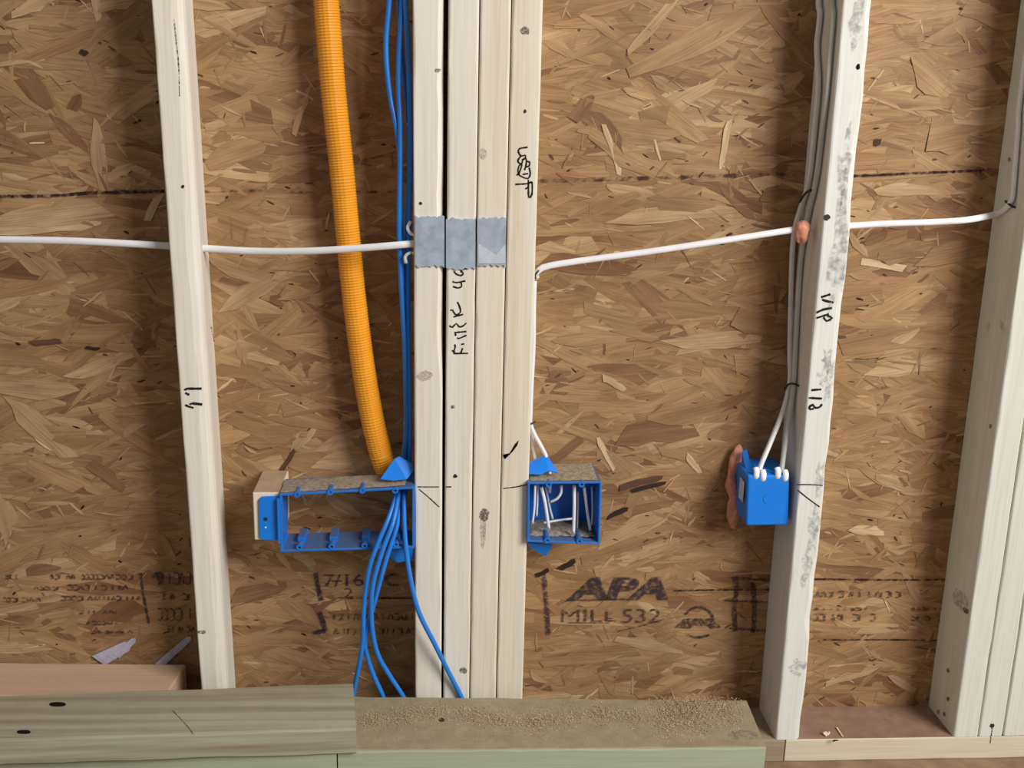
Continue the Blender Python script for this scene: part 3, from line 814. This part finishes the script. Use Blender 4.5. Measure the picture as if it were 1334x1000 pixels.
def plate_poly(pts, thick, name, mat, parent=None, **kw):
    """thin plate from an outline (3-D points), thickened away from the viewer"""
    n = len(pts)
    nn = Vector()
    for i in range(n):
        nn += pts[i].cross(pts[(i + 1) % n])
    nn.normalize()
    if nn.y > 0: pts = pts[::-1]; nn = -nn
    verts = list(pts) + [p - nn * thick for p in pts]
    faces = [tuple(range(n)), tuple(range(n, 2 * n))[::-1]]
    for i in range(n):
        j = (i + 1) % n
        faces.append((i, n + i, n + j, j))
    return mk(name, verts, faces, mat, parent=parent, **kw)
def soften(o, w=0.0008, seg=2):
    m = o.modifiers.new('bevel', 'BEVEL'); m.width = w; m.segments = seg; m.limit_method = 'ANGLE'

YF = -0.010
def dust_film(a, b, y0, y1, par, seed, up=0.0012):
    rnd = random.Random(seed)
    nx, ny = 26, 7
    verts, faces = [], []
    for i in range(nx + 1):
        for j in range(ny + 1):
            p = a.lerp(b, min(1, max(0, (i + rnd.uniform(-.3, .3)) / nx)))
            edge = 0.0 if i in (0, nx) or j in (0, ny) else 1.0
            yy = y0 + (y1 - y0) * j / ny + (rnd.uniform(0, 0.004) if j == 0 else rnd.uniform(-0.004, 0) if j == ny else 0)
            verts.append(Vector((p.x, yy, p.z + 0.0002 + edge * rnd.uniform(0.2, 1) * up)))
    for i in range(nx):
        for j in range(ny):
            k = i * (ny + 1) + j
            faces.append((k, k + ny + 1, k + ny + 2, k + 1))
    o = mk('settled_dust', verts, faces, 'dust', parent=par, smooth=True, kind='stuff', label='grey-brown sawdust film')
# four-gang bracket
q = [on_y(x, y, YF) for x, y in ((364, 643), (540, 634), (540, 714), (365, 719))]
fb = empty('four_gang_box', (q[3] + q[2]) / 2, 'wide blue four-gang box, open at the back, with blue cables spilling out', 'electrical box')
v, f = ring(*q, 0.056, 0.0032)
o = mk('shell', v, f, 'blue', parent=fb); fix_normals(o); soften(o)
dust_film(q[0], q[1] - Vector((0.012, 0, 0)), YF + 0.003, YF + 0.054, fb, 1)
for (x, y) in ((387, 644), (430, 641), (472, 639), (515, 639)):
    P = on_y(x, y, YF - 0.0012)
    v, f = cyl(P, (0, 1, 0), 0.0042, 0.020, 14, 0.0018); o = mk('screw_boss', v, f, 'blue', parent=fb); fix_normals(o)
for (x, y) in ((390, 713), (432, 712), (475, 711), (516, 709)):
    P = on_y(x, y, YF - 0.0008)
    v, f = cyl(P, (0, 1, 0), 0.0042, 0.014, 14, 0.0018); o = mk('screw_boss', v, f, 'blue', parent=fb); fix_normals(o)
    w1 = on_y(x - 5, y + 1, YF); w2 = on_y(x + 5, y + 1, YF)
    v, f = box_mesh(w1.x, w2.x, 0.012, 0.045, w1.z - 0.003, w1.z + 0.006); o = mk('rib', v, f, 'blue', parent=fb); soften(o)
ear = plate_poly([on_y(x, y, -0.0035) for x, y in ((341, 647), (364, 646), (364, 704), (342, 703), (338, 700), (337, 651))], 0.003, 'nailing_ear', 'bluebright', fb); soften(ear)
v, f = cyl(on_y(346, 676, -0.0042), (0, 1, 0), 0.0026, 0.002); mk('nail_head', v, f, 'darkmetal', parent=ear)
v, f = cyl(on_y(346, 687, -0.0042), (0, 1, 0), 0.0012, 0.002); mk('rivet', v, f, 'whiteplastic', parent=ear)
w1 = on_y(364, 646, 0); w2 = on_y(364, 704, 0)
v, f = box_mesh(w1.x - 0.002, w1.x + 0.002, YF, 0.0, w2.z, w1.z); mk('ear_web', v, f, 'bluebright', parent=fb)
def flap(pts, name, parent, th=0.0022):
    q = [on_y(x, y, yy) for x, y, yy in pts]
    o = plate_poly(q, th, name, 'bluebright', parent); soften(o, 0.0006); return o
flap([(495, 624, 0.004), (514, 597, 0.016), (520, 594, 0.018), (536, 603, 0.016), (538, 614, 0.010), (530, 624, 0.004), (512, 626, 0.003)], 'cable_flap', fb)
flap([(503, 713, 0.004), (540, 713, 0.004), (538, 729, 0.010), (518, 733, 0.012), (508, 726, 0.010)], 'cable_flap', fb)
# wooden nailer behind its left ear
w0 = on_y(329, 641, 0.0); w1_ = on_y(367, 703, 0.0)
v, f = box_mesh(w0.x, w1_.x - 0.0005, 0.0, OSBY - 0.0035, w1_.z, w0.z)
nb = mk('nailer_block', v, f, 'blockwood', label='short cream wood block behind the left ear of the four-gang box', cat='wood block'); soften(nb, 0.0015)

# two-gang box
q = [on_y(x, y, YF) for x, y in ((687.5, 628), (784, 627), (781.5, 709), (686.5, 706))]
tbx = empty('two_gang_box', (q[3] + q[2]) / 2, 'square blue two-gang box full of white wires right of the middle studs', 'electrical box')
v, f = ring(*q, 0.078, 0.003, True, 0.002)
o = mk('shell', v, f, 'blue', parent=tbx); fix_normals(o); soften(o)
dust_film(q[0] + Vector((0.004, 0, 0)), q[1] - Vector((0.004, 0, 0)), YF + 0.003, YF + 0.074, tbx, 2)
dust_film(q[3] + Vector((0.005, 0, 0.0034)), q[2] + Vector((-0.005, 0, 0.0056)), YF + 0.012, YF + 0.074, tbx, 3, 0.003)
for (x, y) in ((715, 631), (758, 631), (713, 704), (755, 705)):
    v, f = cyl(on_y(x, y, YF - 0.0012), (0, 1, 0), 0.0042, 0.03, 14, 0.0018); o = mk('screw_boss', v, f, 'blue', parent=tbx); fix_normals(o)
flap([(689, 617, 0.004), (690, 602, 0.020), (712, 591, 0.024), (728, 616, 0.006), (714, 613, 0.006), (705, 618, 0.004)], 'cable_flap', tbx)
flap([(687, 707, 0.004), (720, 710, 0.004), (711, 725, 0.012), (690, 713, 0.010)], 'cable_flap', tbx)

# single box seen from its back, fixed to the side of the smeared stud
YB = 0.012
q = [on_y(x, y, YB) for x, y in ((974, 619), (1029, 619), (1027, 684), (972, 685))]
sbx = empty('single_box', (q[3] + q[2]) / 2, 'small bright blue outlet box seen from behind with four white clamps', 'electrical box')
D = Vector((0, OSBY - 0.004 - YB, 0))
vv = q + [p + D for p in q]
o = mk('shell', vv, orient(vv, [(0, 1, 2, 3), (4, 7, 6, 5), (0, 4, 5, 1), (1, 5, 6, 2), (2, 6, 7, 3), (3, 7, 4, 0)]), 'bluebright', parent=sbx); fix_normals(o); soften(o, 0.003, 3)
v, f = cyl(on_y(1001, 650, YB - 0.0006), (0, 1, 0), 0.007, 0.0004, 20); mk('moulded_disc', v, f, 'bluebright', parent=sbx)
lp = [Vector((q[0].x - 0.0006, y_, z_)) for (y_, z_) in ((0.022, q[0].z - 0.014), (0.045, q[0].z - 0.014), (0.045, q[0].z - 0.045), (0.022, q[0].z - 0.045))]
mk('label', lp, [(0, 1, 2, 3)], 'label', parent=sbx)
for (x, y, ln) in ((984, 612, 13), (993, 615, 11), (1012, 612, 13), (1022, 615, 11)):
    P = on_y(x, y + 5, YB + 0.004)
    pth = [P + Vector((0, 0, -0.006)), P + Vector((0.0005, -0.003, -0.002)), P + Vector((0.001, -0.002, 0.004)), P + Vector((0.0005, 0.002, 0.008))]
    v, f = tube(catmull(pth, 0.0015), 0.0043, 0.0034, 10, (1, 0, 0)); mk('clamp', v, f, 'whiteplastic', parent=sbx, smooth=True)
flap([(966, 588, 0.060), (972, 585, 0.060), (976, 600, 0.045), (986, 612, 0.030), (974, 620, 0.030), (966, 620, 0.050)], 'side_fin', sbx)

# putty
def lump(path, r, seed, name, label, flat=(1, 1, 1)):
    rnd = random.Random(seed)
    rr = [rnd.uniform(0.62, 1.35) for _ in path]
    n = len(path)
    def rf(i):
        e = min(1, 0.35 + min(i, n - 1 - i) * 0.35)
        return rr[i] * e
    v, f = tube(path, r, r * 0.8, 14, (1, 0, 0), rf)
    v = [p + Vector((rnd.uniform(-1, 1), rnd.uniform(-1, 1), rnd.uniform(-1, 1))) * r * 0.2 for p in v]
    o = mk(name, v, f, 'putty', smooth=True, label=label, cat='putty')
    m = o.modifiers.new('subsurf', 'SUBSURF'); m.levels = 2; m.render_levels = 2
    return o
P = [on_y(x, y, 0.074) for x, y in ((962, 579), (961, 592), (957, 606), (952, 622), (955, 640), (957, 655), (954, 672), (956, 688))]
lump(catmull(P, 0.008), 0.0095, 3, 'putty_strip', 'orange-pink putty strip sealing the left of the small blue box')
hp = on_y(1047, 302, 0.024)
P = [hp + Vector((-0.002, 0.0, dz)) for dz in (0.016, 0.009, 0.0, -0.009, -0.016)]
lump(P, 0.0125, 8, 'putty_plug', 'round orange putty plug where the white cable enters the smeared stud')

# ------------------------------------------------------------------ steel nail plates
def nail_plate(stud, x0, x1, y0, y1, label, seed, crease=False):
    rnd = random.Random(seed)
    out = []
    n = 9
    for i in range(n + 1):
        x = x0 + (x1 - x0) * i / n
        out.append((x, y0 + (rnd.uniform(-0.5, 2.6) if i % 2 else rnd.uniform(-2.2, 0.5))))
    for i in range(n + 1):
        x = x1 - (x1 - x0) * i / n
        out.append((x, y1 + (rnd.uniform(-2.5, 0.5) if i % 2 else rnd.uniform(-0.5, 2.4))))
    pts = [stud.face(x, y, 0.0022) for x, y in out]
    o = plate_poly(pts, 0.0016, 'nail_plate', 'steel', label=label, cat='metal plate', group='metal plates across the middle studs')
    if crease:
        tri = [stud.face(x, y, 0.0027) for x, y in ((x0 + 1, 317), (x0 + 24, 332), (x1 - 1, 318), (x1 - 1, y1 - 3), (x0 + 1, y1 - 3))]
        plate_poly(tri, 0.0004, 'lit_facet', 'steelpale', o)  # paler facet below the crease: light on the bend put into colour
    return o
M['steelpale'] = plain('steel_lit_facet', (0.62, 0.68, 0.76), 0.45, 0.35, 0.1, 90)
nail_plate(S1, 541, 579, 282, 347, 'left metal plate on the stud beside the blue cables', 1)
nail_plate(S2, 581, 619, 285, 350, 'middle metal plate above the written letters', 2)
nail_plate(S3, 622, 659, 284, 346, 'right metal plate with light painted pale on its creased lower part', 3, True)

# ------------------------------------------------------------------ white cables
def cable(name, pts, mat, label, ra=0.0047, rb=0.0030, ref=(0, 0, 1), cat='cable', group=None, extra_top=None):
    P = [on_y(*p) for p in pts]
    if extra_top: P = [P[0] + Vector(e) for e in extra_top] + P
    v, f = tube(catmull(P, 0.008), ra, rb, 12, ref)
    return mk(name, v, f, mat, smooth=True, label=label, cat=cat, group=group)
cable('white_cable', [(-120, 310, .03), (0, 312, .03), (100, 314, .03), (215, 320, .035), (262, 323, .035), (330, 327, .03), (400, 327, .018), (470, 323, .010), (520, 319, .008), (545, 317, .012), (575, 317, .02)], 'whitecable',
      'white cable from the left edge through the lone stud to the metal plates')
P = [on_y(*p) for p in ((700, 362, .03), (699, 357, .028), (703, 351, .027), (716, 346, .027), (760, 339, .027), (850, 327, .027), (950, 312, .027), (1035, 299, .03), (1060, 297, .032), (1108, 294, .032), (1160, 291, .03), (1220, 289, .03), (1262, 286, .03))]
P += [SF1.side(x, y, -1, o_) for x, y, o_ in ((1296, 279, .006), (1310, 271, .0042), (1318, 260, .0042), (1321, 235, .0038), (1326, 170, .0038), (1331, 110, .0038))]
k_ = SF1.ax * 0.3; P += [P[-1] + k_, P[-1] + k_ * 3]
v, f = tube(catmull(P, 0.008), 0.0045, 0.0030, 12, (0, 0.5, 1))
cB = mk('white_cable', v, f, 'whitecable', smooth=True, label='white cable rising rightward from the middle studs and bending up the right-hand stud', cat='cable')
xs = S4
def sidepath(pts, off):
    return [S4.side(x, y, 1, off) if False else on_y(x, y, yy) for x, y, yy in pts]
cC = cable('white_cable', [(696.5, 366, .028), (695.5, 400, .028), (695, 450, .028), (692.5, 500, .028), (691, 540, .028), (691, 552, .028), (697, 567, .028), (706, 583, .026), (714, 602, .024), (716, 626, .026), (716, 640, .03)], 'whitecable',
      'white cable running down the right side of the middle studs into the two-gang box', 0.0044, 0.0030, (0, 1, 0))
cC2 = cable('white_cable', [(696, 372, .042), (694.5, 420, .042), (693, 480, .042), (690, 545, .042), (692, 565, .04), (696, 590, .036), (699, 620, .034), (700, 640, .034)], 'whitecable',
      'thin white cable tucked behind the other at the two-gang box', 0.0038, 0.0026, (0, 1, 0))
for (pts, r, par) in (([(697, 632, .0), (696, 660, .002), (693.5, 682, .006)], .0017, cC2), ([(701, 631, .01), (700, 655, .01), (699, 672, .012)], .0016, cC2), ([(705, 634, .006), (710, 655, .004), (715, 688, .006)], .0024, cC),
                      ([(731, 632, .012), (731, 641, .010), (726, 649, .010), (716, 654, .014)], .0020, cC), ([(748, 631, .006), (748, 660, .004), (747, 694, .004)], .0024, cC), ([(761, 634, .016), (765, 665, .014), (769, 690, .010)], .0022, cC),
                      ([(771, 633, .03), (772, 660, .03), (771, 684, .03)], .0016, cC2), ([(708, 681, .02), (730, 677, .02), (749, 675, .022)], .0017, cC2), ([(711, 634, .03), (716, 660, .03), (720, 676, .03)], .0015, cC2), ([(753, 640, .03), (753, 660, .03), (752, 690, .03)], .0015, cC)):
    v, f = tube(catmull([on_y(*p) for p in pts], 0.004), r, r, 8); mk('conductor', v, f, 'whitecable', parent=par, smooth=True)
# cables on the left side of the smeared stud
GD = 'cables running down to the small blue box'
def side_cable(up, low, mat, label, off):
    P = [SR.side(x, y, -1, off) for x, y in up]
    P = [p if p.y < 0.078 else on_y(x, y, 0.078) for p, (x, y) in zip(P, up)]
    P = [P[0] + SR.ax * 0.9, P[0] + SR.ax * 0.4] + P + [on_y(*p) for p in low]
    v, f = tube(catmull(P, 0.008), 0.0046, 0.0036, 12, (0.3, 0.95, 0))
    return mk('pale_cable', v, f, mat, smooth=True, label=label, cat='cable', group=GD)
side_cable([(1069, -50), (1068, 20), (1064, 60), (1066, 110), (1062, 160), (1057, 210), (1053, 240), (1046, 262), (1036, 295), (1032, 330), (1030, 400), (1029, 460), (1029, 498)],
           [(1020, 535, .048), (1004, 575, .034), (991, 606, .024), (988, 618, .022)], 'whitecable', 'left one of the white cables running down to the small blue box', 0.0052)
side_cable([(1087, -50), (1085, 20), (1081, 70), (1077, 120), (1071, 170), (1066, 215), (1061, 245), (1055, 270), (1049, 300), (1043, 340), (1039, 400), (1036, 460), (1034, 498)],
           [(1030, 530, .042), (1024, 572, .030), (1019, 606, .022), (1018, 618, .022)], 'greycable', 'right one of the white cables running down to the small blue box', 0.0046)
# staples and ties holding the cables
def staple(pts, label, r=0.0013, mat='darkmetal'):
    v, f = tube(catmull([on_y(*p) for p in pts], 0.003), r, r, 8)
    mk('cable_staple', v, f, mat, smooth=True, label=label, cat='staple')
staple([(1042, 263, .06), (1049, 252, .034), (1058, 247, .030), (1065, 247, .034)], 'dark staple over the pale cables above the putty plug', 0.0016)
staple([(1022, 507, .06), (1028, 500, .036), (1036, 500, .032), (1041, 503, .036)], 'dark staple over the pale cables above the small blue box', 0.0014)
staple([(698, 363, .02), (697, 358, .019), (702, 352, .018)], 'tiny dark staple where a cable meets the rightmost middle stud', 0.0012)
staple([(688, 553, .02), (692, 552, .017), (697, 549, .02)], 'tiny dark staple above the two-gang box', 0.0012)
P = [SF1.side(x, y, -1, o_) for x, y, o_ in ((1310, 262, .001), (1316, 267, .007), (1322, 270, .001))]
v, f = tube(catmull(P, 0.002), 0.0016, 0.0016, 8); mk('cable_staple', v, f, 'darkmetal', smooth=True, label='dark staple on the broad side of the right-hand stud', cat='staple')

# ------------------------------------------------------------------ blue data cables
GB = 'blue data cables left of the middle studs'
BL = [
    ([(507, -60, .05), (507, 0, .05), (503, 50, .05), (504, 90, .05), (509, 130, .05), (516, 165, .045), (521, 210, .045), (522, 300, .045), (526, 400, .045), (529, 480, .045), (531, 550, .045), (527, 590, .04), (522, 620, .036), (516, 645, .012), (506, 675, -.012), (492, 708, -.024), (481, 740, -.026), (474, 790, -.024), (472, 840, -.018), (462, 895, -.006), (459, 915, -.004)],
     'blue cable bowing out left at the top and hanging leftmost below the box'),
    ([(525, -60, .045), (524, 0, .045), (520, 60, .045), (519, 110, .045), (521, 160, .042), (521, 220, .040), (520, 300, .040), (523, 380, .040), (527, 450, .042), (529, 520, .042), (529, 560, .04), (525, 600, .038), (523, 622, .034), (519, 645, .010), (512, 680, -.016), (497, 720, -.028), (485, 765, -.028), (484, 810, -.022), (491, 849, -.016), (506, 877, -.008), (521, 900, -.004), (528, 912, -.003)],
     'blue cable hanging from the box and curving back to the right'),
    ([(521, -60, .060), (522, 0, .060), (525, 60, .060), (530, 110, .060), (534, 160, .058), (536, 220, .055), (532, 300, .055), (531, 380, .052), (533, 450, .052), (533, 520, .05), (533, 560, .048), (530, 600, .044), (527, 624, .038), (522, 648, .014), (517, 685, -.004), (503, 728, -.016), (490, 775, -.018), (476, 830, -.014), (479, 856, -.010), (487, 880, -.006), (497, 902, -.003), (502, 915, -.002)],
     'blue cable hanging behind its neighbours below the box'),
    ([(531, -60, .040), (531, 0, .040), (534, 60, .040), (536, 120, .040), (537, 200, .040), (535, 300, .042), (534, 380, .042), (535, 450, .042), (536, 520, .042), (536, 560, .042), (533, 600, .040), (531, 622, .036), (527, 645, .008), (527, 690, -.008), (533, 745, -.018), (545, 795, -.022), (566, 838, -.018), (586, 878, -.010), (598, 901, -.005), (603, 912, -.0045)],
     'blue cable swinging down rightward across the middle studs'),
]
BL = [([(x, y, yy - 0.022 if y < 500 else yy - 0.022 * max(0, (600 - y) / 100)) for x, y, yy in pts], lb) for pts, lb in BL]
for i, (pts, lb) in enumerate(BL):
    P = [on_y(x - (2.5 if i in (2, 3) and y < 600 else 0), y, yy) for x, y, yy in pts]
    P = [P[0] + Vector((0, 0, 0.9)), P[0] + Vector((0, 0, 0.4))] + P
    v, f = tube(catmull(P, 0.007), 0.0034, 0.0034, 10); mk('blue_cable', v, f, 'bluecable', smooth=True, label=lb, cat='cable', group=GB)
# torn ends of jacket by the left plate
for pts, lb in (([(535, 288, .012), (531, 297, .010), (536, 305, .008), (541, 306, .006)], 'small white hooked sliver above the cable at the left plate'), ([(529, 343, .010), (528, 334, .008), (535, 329, .006), (541, 330, .006)], 'small white hooked sliver below the cable at the left plate')):
    v, f = tube(catmull([on_y(*p) for p in pts], 0.002), 0.0022, 0.001, 8, (1, 0, 0)); mk('cable_clip', v, f, 'whitecable', smooth=True, label=lb, cat='cable clip')
for pts, lb in (([(526, 551, .03), (530, 548, .028), (536, 549, .03)], 'thin white tie around the blue cables'), ([(531, 160, .03), (533, 172, .028), (538, 180, .03)], 'short white tie on the blue cables near the top')):
    v, f = tube(catmull([on_y(*p) for p in pts], 0.002), 0.0009, 0.0009, 8); mk('cable_tie', v, f, 'whitecable', smooth=True, label=lb, cat='cable tie')

# ------------------------------------------------------------------ sawdust and scraps
def sawdust():
    rnd = random.Random(4)
    verts, faces = [], []
    def chip(px, py, s, h):
        p = on_z(px, py, ZR + 0.0003) + Vector((0, 0, h))
        a = rnd.uniform(0, math.pi); L = s * rnd.uniform(0.6, 1.8); W = s * rnd.uniform(0.3, 0.8)
        dx, dy = math.cos(a), math.sin(a)
        o = len(verts)
        t = rnd.uniform(-0.5, 0.5) * s
        verts.extend([p + Vector((-dx * L, -dy * L, 0)), p + Vector((dy * W, -dx * W, t + s * .5)), p + Vector((dx * L, dy * L, abs(t))), p + Vector((-dy * W, dx * W, s * .7))])
        faces.extend([(o, o + 1, o + 2, o + 3)])
    for _ in range(11000):
        x = rnd.uniform(468, 970)
        yc = 932 + 6 * math.sin(x * 0.03) + (x - 468) * 0.012
        y = rnd.gauss(yc, 7 if x < 840 else 12)
        if not (909 < y < 966): continue
        dens = 0.55 + 0.45 * math.sin(x * 0.11) * math.sin(x * 0.037 + 1)
        if x > 930: dens *= 0.25
        if rnd.random() > dens: continue
        chip(x, y, rnd.uniform(0.0004, 0.0012), rnd.uniform(0, 0.0025) * max(0, 1 - abs(y - yc) / 16))
    for _ in range(3500):
        x = rnd.gauss(905, 30); y = rnd.gauss(922, 9)
        if 909 < y < 960 and 840 < x < 970: chip(x, y, rnd.uniform(0.0004, 0.0012), rnd.uniform(0, 0.006) * max(0, 1 - abs(x - 905) / 60))
    for _ in range(900):
        chip(rnd.uniform(470, 975), rnd.uniform(912, 968), rnd.uniform(0.0004, 0.001), 0)
    mk('sawdust', verts, faces, 'sawdust', label='loose sawdust spread along the short board', cat='sawdust', kind='stuff')
sawdust()
def chip_obj(name, pts, w, mat, label, cat='wood chip'):
    v, f = tube(catmull(pts, 0.003), w, w * 0.5, 6, (1, 0, 0)); mk(name, v, f, mat, label=label, cat=cat)
chip_obj('wood_chip', [on_z(1090, 947, .0395), on_z(1094, 953, .0400), on_z(1098, 959, .0395)], 0.0014, 'bone', 'thin pale splinter on the bottom plate between the right studs')
chip_obj('wood_chip', [on_z(1074, 957, .0405), on_z(1077, 954, .0425), on_z(1080, 956, .0405)], 0.0035, 'bone', 'small curled wood chip on the bottom plate between the right studs')
chip_obj('wood_chip', [on_z(1085, 965, .0395), on_z(1088, 964, .041), on_z(1091, 964, .0395)], 0.002, 'darkmetal', 'tiny dark crumb on the bottom plate near the splinter')
# thin purplish-white shards standing behind the post offcut
def shard(a, b_, wpx, label):
    A = on_y(*a, OSBY - 0.006); B_ = on_y(*b_, OSBY - 0.005)
    d_ = (B_ - A).normalized(); s_ = d_.cross(NY).normalized() * (wpx * 0.00054)
    e = d_ * (wpx * 0.0004)
    plate_poly([A - s_, B_ - s_ * 0.8, B_ + e, B_ + s_ * 0.7, A + s_ + e], 0.0014, 'pale_shard', 'scrap', label=label, cat='wood splinter')
shard((125, 862), (165, 842), 20, 'broad pale splinter behind the post offcut')
shard((150, 856), (174, 834), 10, 'upright pale splinter beside the broad one behind the post offcut')
shard((205, 868), (246, 832), 11, 'long pale splinter leaning against the lone stud')
